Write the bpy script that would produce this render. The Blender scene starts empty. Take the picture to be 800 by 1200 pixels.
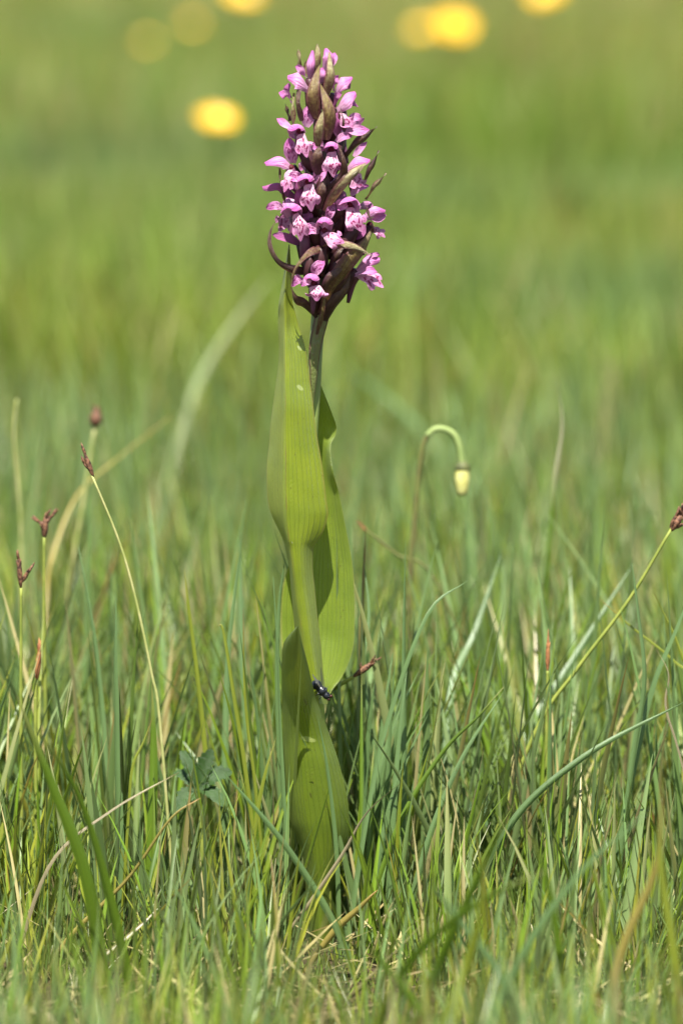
import bpy, math, random
import numpy as np
from mathutils import Vector, Matrix, noise
random.seed(7); rng = np.random.default_rng(11)
sc = bpy.context.scene
COL = sc.collection

# ---------------------------------------------------------------- camera, sky, sun
D = 1.10                       # metres from lens to the orchid
FPX = 5500.0                   # focal length in photo pixels (800 x 1200)
PITCH = math.atan(700.0/FPX)
CAMH = D*math.tan(PITCH+math.atan(505.0/FPX))
CAM = Vector((24/5000.0, -D, CAMH))
cd = bpy.data.cameras.new('camera'); cam = bpy.data.objects.new('camera', cd); COL.objects.link(cam)
cd.sensor_fit = 'VERTICAL'; cd.sensor_height = 36; cd.sensor_width = 24
cd.lens = FPX*36/1200; cd.clip_start = 0.02; cd.clip_end = 3000
cam.location = CAM; cam.rotation_euler = (math.pi/2-PITCH, 0, 0)
cd.dof.use_dof = True; cd.dof.focus_distance = 1.098; cd.dof.aperture_fstop = 12.0
sc.camera = cam

SUN = Vector((-0.07, -0.44, 0.87)).normalized()
w = bpy.data.worlds.new('World'); sc.world = w; w.use_nodes = True
nt = w.node_tree; sky = nt.nodes.new('ShaderNodeTexSky'); sky.sky_type = 'NISHITA'; sky.sun_disc = False
sky.sun_elevation = math.asin(SUN.z); sky.sun_rotation = math.atan2(SUN.x, SUN.y)
nt.links.new(sky.outputs[0], nt.nodes['Background'].inputs[0]); nt.nodes['Background'].inputs[1].default_value = 0.062
sd = bpy.data.lights.new('sun', 'SUN'); sd.energy = 5.0; sd.angle = math.radians(0.53); sd.color = (1, .96, .89)
so = bpy.data.objects.new('sun', sd); COL.objects.link(so)
so.rotation_euler = SUN.to_track_quat('Z', 'Y').to_euler(); so.location = SUN*5
sc.view_settings.view_transform = 'Standard'; sc.view_settings.look = 'None'
sc.view_settings.gamma = 1; sc.view_settings.exposure = 1.40
sc.cycles.max_bounces = 8; sc.cycles.transmission_bounces = 6; sc.cycles.diffuse_bounces = 4
sc.cycles.use_denoising = True

CP, SP = math.cos(PITCH), math.sin(PITCH)
def P(px, py, Y=0.0):
    """point of the place at depth Y (m behind the orchid) seen in photo pixel px,py"""
    a, b = (px-400)/FPX, (600-py)/FPX
    d = Vector((a, CP+b*SP, -SP+b*CP))
    return CAM + d*((Y-CAM.y)/d.y)
def PM(p): return P(p[0], p[1], p[2]/1000.0)
def SC(Y): return (Y+D)/FPX                # metres per photo pixel at depth Y

# ---------------------------------------------------------------- materials
class NT:
    def __init__(s, name):
        s.m = bpy.data.materials.new(name); s.m.use_nodes = True; s.t = s.m.node_tree; s.t.nodes.clear()
    def n(s, typ, ins=None, **kw):
        nd = s.t.nodes.new('ShaderNode'+typ)
        for k, v in kw.items(): setattr(nd, k, v)
        for k, v in (ins or {}).items():
            if hasattr(v, 'is_output'): s.t.links.new(v, nd.inputs[k])
            else: nd.inputs[k].default_value = v
        return nd
    def math(s, op, a, b=0.0, clamp=False):
        return s.n('Math', {0: a, 1: b}, operation=op, use_clamp=clamp).outputs[0]
    def ramp(s, f, stops, interp='LINEAR'):
        r = s.n('ValToRGB', {0: f}); e = r.color_ramp.elements; r.color_ramp.interpolation = interp
        while len(e) > 1: e.remove(e[-1])
        e[0].position = stops[0][0]; e[0].color = (*stops[0][1], 1)
        for p, c in stops[1:]:
            x = e.new(p); x.color = (*c, 1)
        return r.outputs[0]
    def val(s, f, stops): return s.ramp(f, [(p, (v, v, v)) for p, v in stops])
    def mix(s, f, a, b, mode='MIX'):
        nd = s.n('Mix', data_type='RGBA', blend_type=mode)
        for i, v in ((0, f), (6, a), (7, b)):
            if hasattr(v, 'is_output'): s.t.links.new(v, nd.inputs[i])
            else: nd.inputs[i].default_value = (*v, 1) if isinstance(v, tuple) else v
        return nd.outputs[2]
    def uv(s):
        x = s.n('SeparateXYZ', {0: s.n('TexCoord').outputs['UV']}); return x.outputs[0], x.outputs[1]
    def vec(s, x, y, z=0.0): return s.n('CombineXYZ', {0: x, 1: y, 2: z}).outputs[0]
    def rnd(s): return s.n('ObjectInfo').outputs['Random']
    def thin(s, col, trans=.35, tcol=None, rough=.45, gloss=.06, bump=None, strength=.2, dist=.0002):
        ins = {}
        if bump is not None:
            ins['Normal'] = s.n('Bump', {'Height': bump, 'Strength': strength, 'Distance': dist}).outputs[0]
        d = s.n('BsdfDiffuse', {'Color': col, **ins}); t = s.n('BsdfTranslucent', {'Color': tcol if tcol is not None else col, **ins})
        g = s.n('BsdfGlossy', {'Color': (1, 1, 1, 1), 'Roughness': rough, **ins})
        a = s.n('MixShader', {0: trans, 1: d.outputs[0], 2: t.outputs[0]})
        fr = s.n('LayerWeight', {'Blend': .35, **ins}).outputs['Fresnel']
        f = s.math('ADD', s.math('MULTIPLY', fr, gloss*2.2), gloss*.5, True)
        b = s.n('MixShader', {0: f, 1: a.outputs[0], 2: g.outputs[0]})
        s.t.links.new(b.outputs[0], s.n('OutputMaterial').inputs[0]); return s.m
    def solid(s, col, rough=.6, spec=.4, bump=None, strength=.4, dist=.0003, sss=0):
        ins = {'Base Color': col if hasattr(col, 'is_output') else (*col, 1), 'Roughness': rough, 'Specular IOR Level': spec}
        if bump is not None: ins['Normal'] = s.n('Bump', {'Height': bump, 'Strength': strength, 'Distance': dist}).outputs[0]
        b = s.n('BsdfPrincipled', ins)
        s.t.links.new(b.outputs[0], s.n('OutputMaterial').inputs[0]); return s.m

def mat_grass(name, gloss=.07, trans=.30):
    m = NT(name); c = m.n('Attribute', attribute_name='tint').outputs['Color']
    nz = m.n('TexNoise', {'Scale': 900.0, 'Detail': 2.0}).outputs[0]
    c2 = m.mix(m.math('MULTIPLY', nz, .35), c, (.30, .27, .06), 'MIX')
    c3 = m.mix(.6, c, c2)
    return m.thin(c3, trans, m.mix(.5, c3, (.9, 1.0, .35), 'MULTIPLY'), .42, gloss)
def mat_leaf(name, c1, c2, trans=.4, tc=(.40, .52, .03), edge=None, marks=(), rib=None):
    m = NT(name); u, v = m.uv()
    ve = m.math('ABSOLUTE', m.math('SINE', m.math('ADD', m.math('MULTIPLY', u, 52.0), m.math('MULTIPLY', m.n('TexNoise', {'Vector': m.vec(m.math('MULTIPLY', u, 5.0), m.math('MULTIPLY', v, 1.5)), 'Scale': 1.0}).outputs[0], 9.0))))
    vein = m.math('POWER', ve, 10.0)
    fine = m.n('TexNoise', {'Vector': m.vec(m.math('MULTIPLY', u, 60.0), m.math('MULTIPLY', v, 10.0)), 'Scale': 1.0, 'Detail': 4.0}).outputs[0]
    cells = m.n('TexVoronoi', {'Vector': m.vec(m.math('MULTIPLY', u, 90.0), m.math('MULTIPLY', v, 260.0)), 'Scale': 1.0}).outputs['Distance']
    blot = m.n('TexNoise', {'Vector': m.n('TexCoord').outputs['Object'], 'Scale': 140.0, 'Detail': 4.0}).outputs[0]
    col = m.mix(m.val(blot, [(.35, 0), (.65, 1)]), c1, c2)
    col = m.mix(m.math('MULTIPLY', vein, .30), col, tuple(x*.55 for x in c1))
    col = m.mix(m.math('MULTIPLY', fine, .55), col, tuple(x*.62 for x in c1))
    sp = m.n('TexVoronoi', {'Vector': m.vec(m.math('MULTIPLY', u, 11.0), m.math('MULTIPLY', v, 46.0)), 'Scale': 1.0}).outputs['Distance']
    spot = m.math('MULTIPLY', m.math('LESS_THAN', sp, .085), m.val(blot, [(.5, 0), (.56, 1)]))
    col = m.mix(m.math('MULTIPLY', spot, .8), col, (.07, .035, .015))
    if edge:
        e = m.math('ABSOLUTE', m.math('SUBTRACT', u, .5))
        col = m.mix(m.val(e, [(.475, 0), (.497, .8)]), col, edge)
    if rib:
        e = m.math('ABSOLUTE', m.math('SUBTRACT', u, .5)); brk = m.n('TexNoise', {'Vector': m.vec(0.0, m.math('MULTIPLY', v, 14.0)), 'Scale': 1.0, 'Detail': 3.0}).outputs[0]
        col = m.mix(m.math('MULTIPLY', m.val(e, [(.004, 1), (.013, 0)]), m.val(brk, [(.42, .15), (.6, .85)])), col, rib)
    for u0, v0, ru, rv, mc in marks:        # scars and bites
        a_ = m.math('DIVIDE', m.math('SUBTRACT', u, u0), ru); b_ = m.math('DIVIDE', m.math('SUBTRACT', m.math('SUBTRACT', v, v0), m.math('MULTIPLY', m.math('SUBTRACT', u, u0), rv/ru*.6)), rv)
        q_ = m.math('ADD', m.math('ADD', m.math('MULTIPLY', a_, a_), m.math('MULTIPLY', b_, b_)), m.math('MULTIPLY', m.math('SUBTRACT', blot, .5), 5.0))
        col = m.mix(m.val(q_, [(.5, .85), (1.0, 0)]), col, mc)
    tcol = m.mix(m.math('MULTIPLY', vein, .4), m.mix(.65, col, tc), tuple(x*.5 for x in tc))
    h = m.math('ADD', m.math('MULTIPLY', vein, -.5), m.math('ADD', m.math('MULTIPLY', cells, .5), m.math('MULTIPLY', fine, .5)))
    return m.thin(col, trans, tcol, .38, .075, h, .65, .00015)
def mat_bract(name, dark, light, edge, bias=0.0):
    m = NT(name); u, v = m.uv()
    nz = m.n('TexNoise', {'Vector': m.n('TexCoord').outputs['Object'], 'Scale': 1300.0, 'Detail': 4.0}).outputs[0]
    lines = m.n('TexNoise', {'Vector': m.vec(m.math('MULTIPLY', u, 26.0), m.math('MULTIPLY', v, 3.0), m.rnd()), 'Scale': 1.0, 'Detail': 3.0}).outputs[0]
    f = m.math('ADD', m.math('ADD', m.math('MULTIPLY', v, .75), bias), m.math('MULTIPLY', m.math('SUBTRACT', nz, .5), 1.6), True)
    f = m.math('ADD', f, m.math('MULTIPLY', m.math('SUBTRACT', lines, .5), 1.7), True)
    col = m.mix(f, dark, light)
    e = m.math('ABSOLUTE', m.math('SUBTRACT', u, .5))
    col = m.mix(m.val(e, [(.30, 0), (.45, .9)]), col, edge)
    return m.thin(col, .25, m.mix(.3, col, (.35, .16, .05)), .42, .07, m.math('ADD', lines, nz), .8, .0003)
def mat_petal(name, base, tip, dots=0.0, dotcol=(.30, .008, .11), reach=(.25, .75), streak=.5):
    m = NT(name); u, v = m.uv(); r = m.rnd()
    ro = m.math('MULTIPLY', r, 37.0)
    lines = m.n('TexNoise', {'Vector': m.vec(m.math('MULTIPLY', u, 17.0), m.math('MULTIPLY', v, 2.2), ro), 'Scale': 1.0, 'Detail': 3.0}).outputs[0]
    blot = m.n('TexNoise', {'Vector': m.vec(m.math('MULTIPLY', u, 3.0), m.math('MULTIPLY', v, 3.0), ro), 'Scale': 1.0, 'Detail': 3.0}).outputs[0]
    f = m.math('ADD', v, m.math('MULTIPLY', m.math('SUBTRACT', blot, .5), 1.1), True)
    col = m.mix(f, base, tip)
    col = m.mix(m.math('MULTIPLY', m.val(lines, [(.45, 0), (.72, 1)]), streak), col, tuple(x*y for x, y in zip(tip, (.78, .5, .72))))
    if dots > 0:
        wob = m.n('TexNoise', {'Vector': m.vec(m.math('MULTIPLY', u, 6.0), m.math('MULTIPLY', v, 6.0), ro), 'Scale': 1.0, 'Detail': 2.0}).outputs[0]
        vv = m.vec(m.math('ADD', m.math('MULTIPLY', u, 6.5), m.math('MULTIPLY', wob, 2.4)), m.math('ADD', m.math('MULTIPLY', v, 6.0), m.math('MULTIPLY', wob, 1.8)), ro)
        vo = m.n('TexVoronoi', {'Vector': vv, 'Scale': 1.0, 'Randomness': .9}).outputs['Distance']
        e = m.math('ABSOLUTE', m.math('SUBTRACT', u, .5))
        mask = m.math('MULTIPLY', m.val(e, [(reach[0], 1), (reach[0]+.13, 0)]), m.val(v, [(.10, 0), (.2, 1), (reach[1], 1), (min(.99, reach[1]+.15), 0)]))
        d = m.math('MULTIPLY', m.val(vo, [(.36, 1), (.48, 0)]), mask)
        col = m.mix(m.math('MULTIPLY', d, dots), col, dotcol)
    return m.thin(col, .24, m.mix(.4, col, (.8, .2, .55)), .5, .05, lines, .9, .0005)

M = {}
M['grass'] = mat_grass('grass_blade_green'); M['far_grass'] = mat_grass('far_grass_green', .035)
M['leaf'] = mat_leaf('orchid_leaf', (.215, .285, .016), (.30, .37, .018), .42, (.50, .54, .008), (.22, .17, .04), [(.86, .232, .05, .005, (.46, .53, .20)), (.81, .312, .06, .005, (.44, .50, .18)), (.56, .70, .015, .006, (.45, .45, .30))], (.20, .12, .04))
M['leaf_back'] = mat_leaf('orchid_leaf_inner', (.185, .265, .026), (.25, .335, .034), .42, (.42, .50, .012), (.36, .36, .10))
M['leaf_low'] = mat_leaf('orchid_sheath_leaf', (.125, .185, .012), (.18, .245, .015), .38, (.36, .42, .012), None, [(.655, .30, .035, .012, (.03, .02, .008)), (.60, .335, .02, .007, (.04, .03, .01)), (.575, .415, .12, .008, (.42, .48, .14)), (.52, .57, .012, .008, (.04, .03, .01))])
M['leaf_stem'] = mat_bract('stem_leaf_olive', (.17, .21, .055), (.19, .13, .06), (.075, .022, .03), -.05)
M['stem'] = NT('orchid_stem'); 
def mk_stem(m):
    u, v = m.uv(); nz = m.n('TexNoise', {'Vector': m.vec(m.math('MULTIPLY', u, 30.0), m.math('MULTIPLY', v, 25.0)), 'Scale': 1.0, 'Detail': 3.0}).outputs[0]
    c = m.ramp(m.math('ADD', v, m.math('MULTIPLY', m.math('SUBTRACT', nz, .5), .16)), [(.0, (.32, .36, .05)), (.45, (.22, .29, .06)), (.62, (.20, .27, .13)), (.70, (.13, .13, .06)), (.78, (.09, .035, .045))])
    return m.solid(c, .45, .4, nz, .4)
M['stem'] = mk_stem(M['stem'])
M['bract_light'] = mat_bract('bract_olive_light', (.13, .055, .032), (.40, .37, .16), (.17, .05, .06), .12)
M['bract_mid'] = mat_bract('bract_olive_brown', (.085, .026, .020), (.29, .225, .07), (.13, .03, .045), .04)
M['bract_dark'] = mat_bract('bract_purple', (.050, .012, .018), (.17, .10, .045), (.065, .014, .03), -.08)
M['hood'] = mat_petal('petal_hood_pink', (.70, .42, .57), (.52, .11, .39), 0, streak=.6)
M['sepal'] = mat_petal('petal_sepal_spotted', (.62, .36, .50), (.49, .09, .36), .9, (.16, .006, .08), (.30, .72), .6)
M['sepal_dark'] = mat_petal('petal_sepal_mauve', (.26, .09, .18), (.38, .09, .28), 0, streak=.7)
M['lip'] = mat_petal('petal_lip_spotted', (.68, .46, .53), (.56, .20, .41), 1.0, (.20, .001, .065), (.35, .84), .3)
M['ovary'] = NT('ovary_purple').solid((.050, .016, .018), .5, .35)
M['spur'] = NT('spur_mauve').solid((.12, .040, .075), .5, .35)
M['throat'] = NT('throat_maroon').solid((.075, .008, .016), .6, .2)
def mk_noise(name, a, b, scale, rough=.6, spec=.3, bump=.4):
    m = NT(name); nz = m.n('TexNoise', {'Vector': m.n('TexCoord').outputs['Object'], 'Scale': scale, 'Detail': 5.0}).outputs[0]
    return m.solid(m.mix(m.val(nz, [(.35, 0), (.65, 1)]), a, b), rough, spec, nz, bump)
M['sedge_stem'] = mk_noise('sedge_stem', (.15, .19, .03), (.23, .26, .045), 300)
M['sedge_pale'] = mk_noise('sedge_pale_stem', (.24, .28, .07), (.40, .38, .16), 200)
M['sedge_head'] = mk_noise('sedge_head_brown', (.022, .009, .007), (.22, .105, .055), 1500)
M['rust'] = mk_noise('rusty_tip', (.17, .06, .025), (.36, .16, .06), 600)
M['straw'] = mk_noise('dry_straw', (.33, .26, .15), (.50, .43, .30), 400)
M['stalk'] = mk_noise('hawkbit_stalk', (.10, .085, .03), (.14, .16, .04), 220)
M['stalk_top'] = mk_noise('hawkbit_stalk_top', (.20, .27, .08), (.26, .32, .11), 220)
M['bud'] = mk_noise('bud_pale_yellow', (.44, .42, .09), (.62, .60, .22), 500)
M['bud_cup'] = mk_noise('bud_calyx', (.07, .08, .03), (.16, .17, .05), 500)
M['butter'] = NT('buttercup_yellow').solid((.80, .46, .008), .35, .5)
M['butter_mid'] = NT('buttercup_centre').solid((.62, .42, .02), .6, .3)
M['herb'] = mat_leaf('herb_leaf_dark', (.035, .085, .014), (.055, .12, .020), .25, (.09, .22, .02))
M['roundleaf'] = mat_leaf('round_leaf_pale', (.20, .34, .17), (.25, .40, .21), .3, (.25, .40, .10))
M['fly'] = NT('fly_black').solid((.010, .011, .014), .28, .5)
M['fly_eye'] = NT('fly_eye_red').solid((.05, .010, .008), .3, .5)
M['wing'] = NT('fly_wing').thin((.16, .14, .12, 1), .55, (.3, .28, .24, 1), .25, .15)
def mk_ground(m):
    co = m.n('TexCoord').outputs['Object']
    a = m.n('TexNoise', {'Vector': co, 'Scale': 160.0, 'Detail': 8.0}).outputs[0]
    b = m.n('TexNoise', {'Vector': co, 'Scale': 1.7, 'Detail': 6.0}).outputs[0]
    c = m.ramp(a, [(.3, (.022, .014, .008)), (.5, (.055, .038, .020)), (.62, (.06, .07, .018)), (.75, (.17, .13, .07))])
    far = m.ramp(b, [(.3, (.09, .14, .03)), (.5, (.15, .16, .04)), (.7, (.22, .18, .07))])
    # the sown sward closes over the soil away from this bare spot
    ln = m.n('VectorMath', {0: co}, operation='LENGTH').outputs['Value']
    col = m.mix(m.val(m.math('DIVIDE', ln, 40.0), [(.02, 0), (.06, 1)]), c, far)
    return m.solid(col, .9, .15, a, .9, .004)
M['ground'] = mk_ground(NT('meadow_soil'))

# ---------------------------------------------------------------- mesh helpers
class MB:
    def __init__(s): s.v, s.f, s.uv = [], [], []
    def grid(s, rows, closed=False, uvs=None):
        b = len(s.v); R, C = len(rows), len(rows[0])
        for i, r in enumerate(rows):
            for j, p in enumerate(r):
                s.v.append(tuple(p)); s.uv.append(uvs[i][j] if uvs else (j/(C if closed else C-1), i/(R-1)))
        for i in range(R-1):
            for j in range(C if closed else C-1):
                k = (j+1) % C
                s.f.append((b+i*C+j, b+i*C+k, b+(i+1)*C+k, b+(i+1)*C+j))
    def build(s, name, mat, parent=None, kind=None, smooth=True):
        me = bpy.data.meshes.new(name); me.from_pydata(s.v, [], s.f)
        ul = me.uv_layers.new(name='UVMap'); li = np.empty(len(me.loops), np.int32); me.loops.foreach_get('vertex_index', li)
        ul.data.foreach_set('uv', np.array(s.uv, np.float32)[li].ravel())
        me.polygons.foreach_set('use_smooth', [smooth]*len(me.polygons))
        me.materials.append(mat if not isinstance(mat, str) else M[mat]); me.update()
        o = bpy.data.objects.new(name, me); COL.objects.link(o)
        if parent:
            o.parent = parent; o.matrix_parent_inverse = pmat(parent).inverted()
        if kind: o['kind'] = kind
        return o
def pmat(o):
    m = Matrix.Translation(o.location)
    return m if not o.parent else pmat(o.parent) @ o.matrix_parent_inverse @ m
def cr(pts, n):
    """Catmull-Rom through pts (Vectors or tuples), n samples"""
    p = [Vector(x) for x in pts]
    if len(p) == 2: return [p[0].lerp(p[1], i/(n-1)) for i in range(n)]
    p = [p[0]*2-p[1]]+p+[p[-1]*2-p[-2]]; S = len(p)-3; out = []
    for i in range(n):
        x = i/(n-1)*S; k = min(int(x), S-1); t = x-k
        a, b, c, d = p[k:k+4]
        out.append(.5*((2*b)+(c-a)*t+(2*a-5*b+4*c-d)*t*t+(3*b-a-3*c+d)*t**3))
    return out
def lerp_list(l, t):
    x = t*(len(l)-1); k = min(int(x), len(l)-2); return l[k]+(l[k+1]-l[k])*(x-k)
def tangents(sp):
    n = len(sp); return [(sp[min(i+1, n-1)]-sp[max(i-1, 0)]).normalized() for i in range(n)]
def tube(mb, pts, radii, n=8, seg=10, caps=True):
    sp = cr(pts, seg+1); tg = tangents(sp); ref = Vector((.31, .2, .9)).normalized(); rows = []
    if abs(tg[0].dot(ref)) > .93: ref = Vector((1, .1, 0)).normalized()
    nrm = (ref-tg[0]*ref.dot(tg[0])).normalized()
    for i, (p, t) in enumerate(zip(sp, tg)):
        nrm = (nrm-t*nrm.dot(t)).normalized(); bn = t.cross(nrm); r = lerp_list(radii, i/seg)
        rows.append([p+(nrm*math.cos(2*math.pi*k/n)+bn*math.sin(2*math.pi*k/n))*r for k in range(n)])
    if caps:
        rows.insert(0, [sp[0]]*n); rows.append([sp[-1]]*n)
    mb.grid(rows, True)
def spindle(mb, a, b, r, n=8, seg=7, prof=None):
    prof = prof or [.15, .75, 1, .95, .7, .35, .08]
    tube(mb, [a, a.lerp(b, .5), b], [r*x for x in prof], n, seg)
def ribbon(mb, pts, width, hint=(0, -1, 0), cup=.5, prof=None, nv=9, nu=5, endf=None, ripple=0., ph=0., twist=0., keel=0.):
    """a leaf or petal: spine through pts, arched across its width; convex on the hint side"""
    prof = prof or [.35, .8, 1, .9, .55, .04]
    sp = cr(pts, nv); tg = tangents(sp); hint = Vector(hint).normalized(); rows, uvs = [], []
    L = sum((sp[i+1]-sp[i]).length for i in range(nv-1))
    for i, (p, t) in enumerate(zip(sp, tg)):
        v = i/(nv-1)
        s = t.cross(hint)
        if s.length < 1e-4: s = t.cross(Vector((1, 0, .3)))
        s.normalize(); nn = s.cross(t)
        if twist: q = Matrix.Rotation(twist*v, 3, t); s, nn = q @ s, q @ nn
        hw = width*.5*lerp_list(prof, v); row, ur = [], []
        for j in range(nu):
            u = -1+2*j/(nu-1); th = u*cup
            off = s*(hw*u) if abs(cup) < .02 else s*(hw/abs(cup)*math.sin(abs(cup)*u))-nn*(hw/cup*(1-math.cos(th)))
            q = p+off+nn*(ripple*u*u*math.sin(v*9+ph+u*1.3)-keel*hw*(abs(u)-.25 if abs(u) > .2 else 0))
            if endf: q = q+t*(endf(u)-1)*L*max(0, v-.35)/.65
            row.append(q); ur.append((.5+u*.5, v))
        rows.append(row); uvs.append(ur)
    mb.grid(rows, False, uvs)
def sheet(mb, rows, nv, nu):
    """smooth sheet through a control grid of Vectors"""
    along = [cr([r[j] for r in rows], nv) for j in range(len(rows[0]))]
    mb.grid([cr([c[i] for c in along], nu) for i in range(nv)])
def empty(name, loc, label, cat, group=None):
    o = bpy.data.objects.new(name, None); COL.objects.link(o); o.location = loc; o.empty_display_size = .01
    tag(o, label, cat, group); return o
def tag(o, label, cat, group=None):
    o['label'] = label; o['category'] = cat
    if group: o['group'] = group
    return o

# ---------------------------------------------------------------- ground
def gz(x, y):
    r = math.hypot(x, y); s = min(1, max(0, (r-.12)/1.5))
    return s*(.010*noise.noise(Vector((x*3, y*3, 0)))+.03*min(1, r/30)*noise.noise(Vector((x*.12, y*.12, 5))))-.0005
mb = MB()
ax = [-600, -300, -120, -60, -30, -16, -9, -5, -3, -2, -1.4]+[i*.1 for i in range(-10, 11)]+[1.4, 2, 3, 5, 9, 16, 30, 60, 120, 300, 600]
ay = [-600, -200, -60, -20, -8, -4, -2.5, -1.8]+[-1.4+i*.1 for i in range(0, 40)]+[2.8, 3.4, 4, 5, 6, 8, 10, 13, 17, 22, 30, 45, 70, 110, 200, 400, 900]
mb.grid([[Vector((x, y, gz(x, y))) for x in ax] for y in ay])
g = mb.build('ground', 'ground'); g['kind'] = 'structure'

# ---------------------------------------------------------------- meadow grass (uncountable)
C_GLAUC = np.array((.122, .203, .064)); C_GREEN = np.array((.125, .212, .011)); C_YEL = np.array((.225, .265, .020))
C_DEEP = np.array((.055, .110, .014)); C_STRAW = np.array((.42, .36, .16)); C_RUST = np.array((.26, .11, .03)); C_OLIVE = np.array((.20, .20, .055))
def blade_mesh(name, xy, H, W, lean, curve, az, cr_, ct_, S, mat, keel=True, z0=None):
    N = len(H); t = np.linspace(0, 1, S+1)
    phi = lean[:, None]+curve[:, None]*t[None]**1.5
    ds = H[:, None]/S
    hx = np.concatenate([np.zeros((N, 1)), np.cumsum(np.sin(phi[:, :-1])*ds, 1)], 1)
    hz = np.concatenate([np.zeros((N, 1)), np.cumsum(np.cos(phi[:, :-1])*ds, 1)], 1)
    d = np.stack([np.cos(az), np.sin(az)], 1); f = az+rng.uniform(-1.2, 1.2, N); sd = np.stack([-np.sin(f), np.cos(f)], 1)
    wp = .5*W[:, None]*np.clip((1-t**3.0)*(.55+.45*np.minimum(1, t*3)), .03, 1)[None]
    ctr = np.empty((N, S+1, 3)); ctr[:, :, :2] = xy[:, None]+d[:, None]*hx[:, :, None]
    zz = np.zeros(N) if z0 is None else z0
    ctr[:, :, 2] = zz[:, None]+hz-.002
    a = ctr.copy(); b = ctr.copy()
    a[:, :, :2] += sd[:, None]*wp[:, :, None]; b[:, :, :2] -= sd[:, None]*wp[:, :, None]
    if keel:
        nrm = np.stack([np.cos(f), np.sin(f)], 1); m_ = ctr.copy(); m_[:, :, :2] += nrm[:, None]*wp[:, :, None]*.55
        V = np.stack([a, m_, b], 2); K = 3
    else: V = np.stack([a, b], 2); K = 2
    idx = np.arange(N*(S+1)*K).reshape(N, S+1, K)
    q = np.stack([idx[:, :-1, :-1], idx[:, :-1, 1:], idx[:, 1:, 1:], idx[:, 1:, :-1]], -1).reshape(-1, 4)
    colr = cr_[:, None]+(ct_-cr_)[:, None]*(t[None, :, None]**1.6)
    colr = np.repeat(colr[:, :, None], K, 2).reshape(-1, 3)
    me = bpy.data.meshes.new(name); me.vertices.add(V.size//3); me.vertices.foreach_set('co', V.astype(np.float32).ravel())
    me.loops.add(q.size); me.loops.foreach_set('vertex_index', q.astype(np.int32).ravel())
    me.polygons.add(len(q)); me.polygons.foreach_set('loop_start', np.arange(0, q.size, 4, dtype=np.int32))
    me.update(calc_edges=True)
    at = me.attributes.new('tint', 'FLOAT_COLOR', 'POINT')
    at.data.foreach_set('color', np.concatenate([colr, np.ones((len(colr), 1))], 1).astype(np.float32).ravel())
    me.polygons.foreach_set('use_smooth', np.ones(len(q), bool)); me.materials.append(M[mat])
    o = bpy.data.objects.new(name, me); COL.objects.link(o); o['kind'] = 'stuff'; return o
def sample_wedge(n, y0, y1, margin=1.5, extra=.06):
    """roots in the part of the meadow the lens takes in, and beyond its sides"""
    y = []
    out = np.empty((0, 2))
    while len(out) < n:
        yy = rng.uniform(y0, y1, n*2); half = ((yy+D)*400/FPX)*margin+extra; hm = ((y1+D)*400/FPX)*margin+extra
        keep = rng.uniform(0, 1, n*2) < half/hm; yy, half = yy[keep], half[keep]
        xx = rng.uniform(-1, 1, len(yy))*half+CAM.x
        out = np.concatenate([out, np.stack([xx, yy], 1)])
    return out[:n]
def nz2(xy, s, o=0.): return np.array([noise.noise(Vector((x*s+o, y*s, o))) for x, y in xy])
def GZ(xy): return np.array([gz(x, y) for x, y in xy])
def tufts(centres, per, spread):
    n = rng.integers(per[0], per[1]+1, len(centres)); rep = np.repeat(np.arange(len(centres)), n)
    ang = rng.uniform(0, 2*np.pi, len(rep)); r = spread*np.sqrt(rng.uniform(0, 1, len(rep)))
    off = np.stack([np.cos(ang), np.sin(ang)], 1)*r[:, None]
    return centres[rep]+off, rep, ang, r/spread
def colours(N, mix, rep=None, nt_=1):
    """mix = list of (colour, weight); one kind for each tuft, jitter for each blade"""
    cols = np.array([c for c, _ in mix]); wts = np.array([x for _, x in mix], float); wts /= wts.sum()
    k = rng.choice(len(mix), nt_ if rep is not None else N, p=wts); k = k[rep] if rep is not None else k
    c = cols[k]*rng.uniform(.78, 1.25, (N, 1))*rng.uniform(.92, 1.08, (N, 3)); return np.clip(c, .005, .8)
def pix_y(xy, z):
    d = xy[:, 1]+D; a = np.arctan2(CAMH-z, d)-PITCH; return 600+np.tan(a)*FPX
def front_limit(xy, H):
    """nothing tall grew between the lens and the orchid: the grass there is grazed short"""
    d = xy[:, 1]+D; lim = np.interp(xy[:, 1], [-.2, -.1, -.05, 0.], [1090, 1010, 920, 815])+rng.uniform(0, 215, len(H))
    px = 400+(xy[:, 0]-CAM.x)/d*FPX
    lim = lim+np.where(np.abs(px-376) < 42, 1090-np.minimum(lim, 1090)+60*rng.uniform(0, 1, len(H)), 0)
    zmax = CAMH-d*np.tan(PITCH+np.arctan((lim-600)/FPX))
    return np.where(xy[:, 1] < .004, np.clip(np.minimum(H, zmax), .006, None), H)
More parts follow.
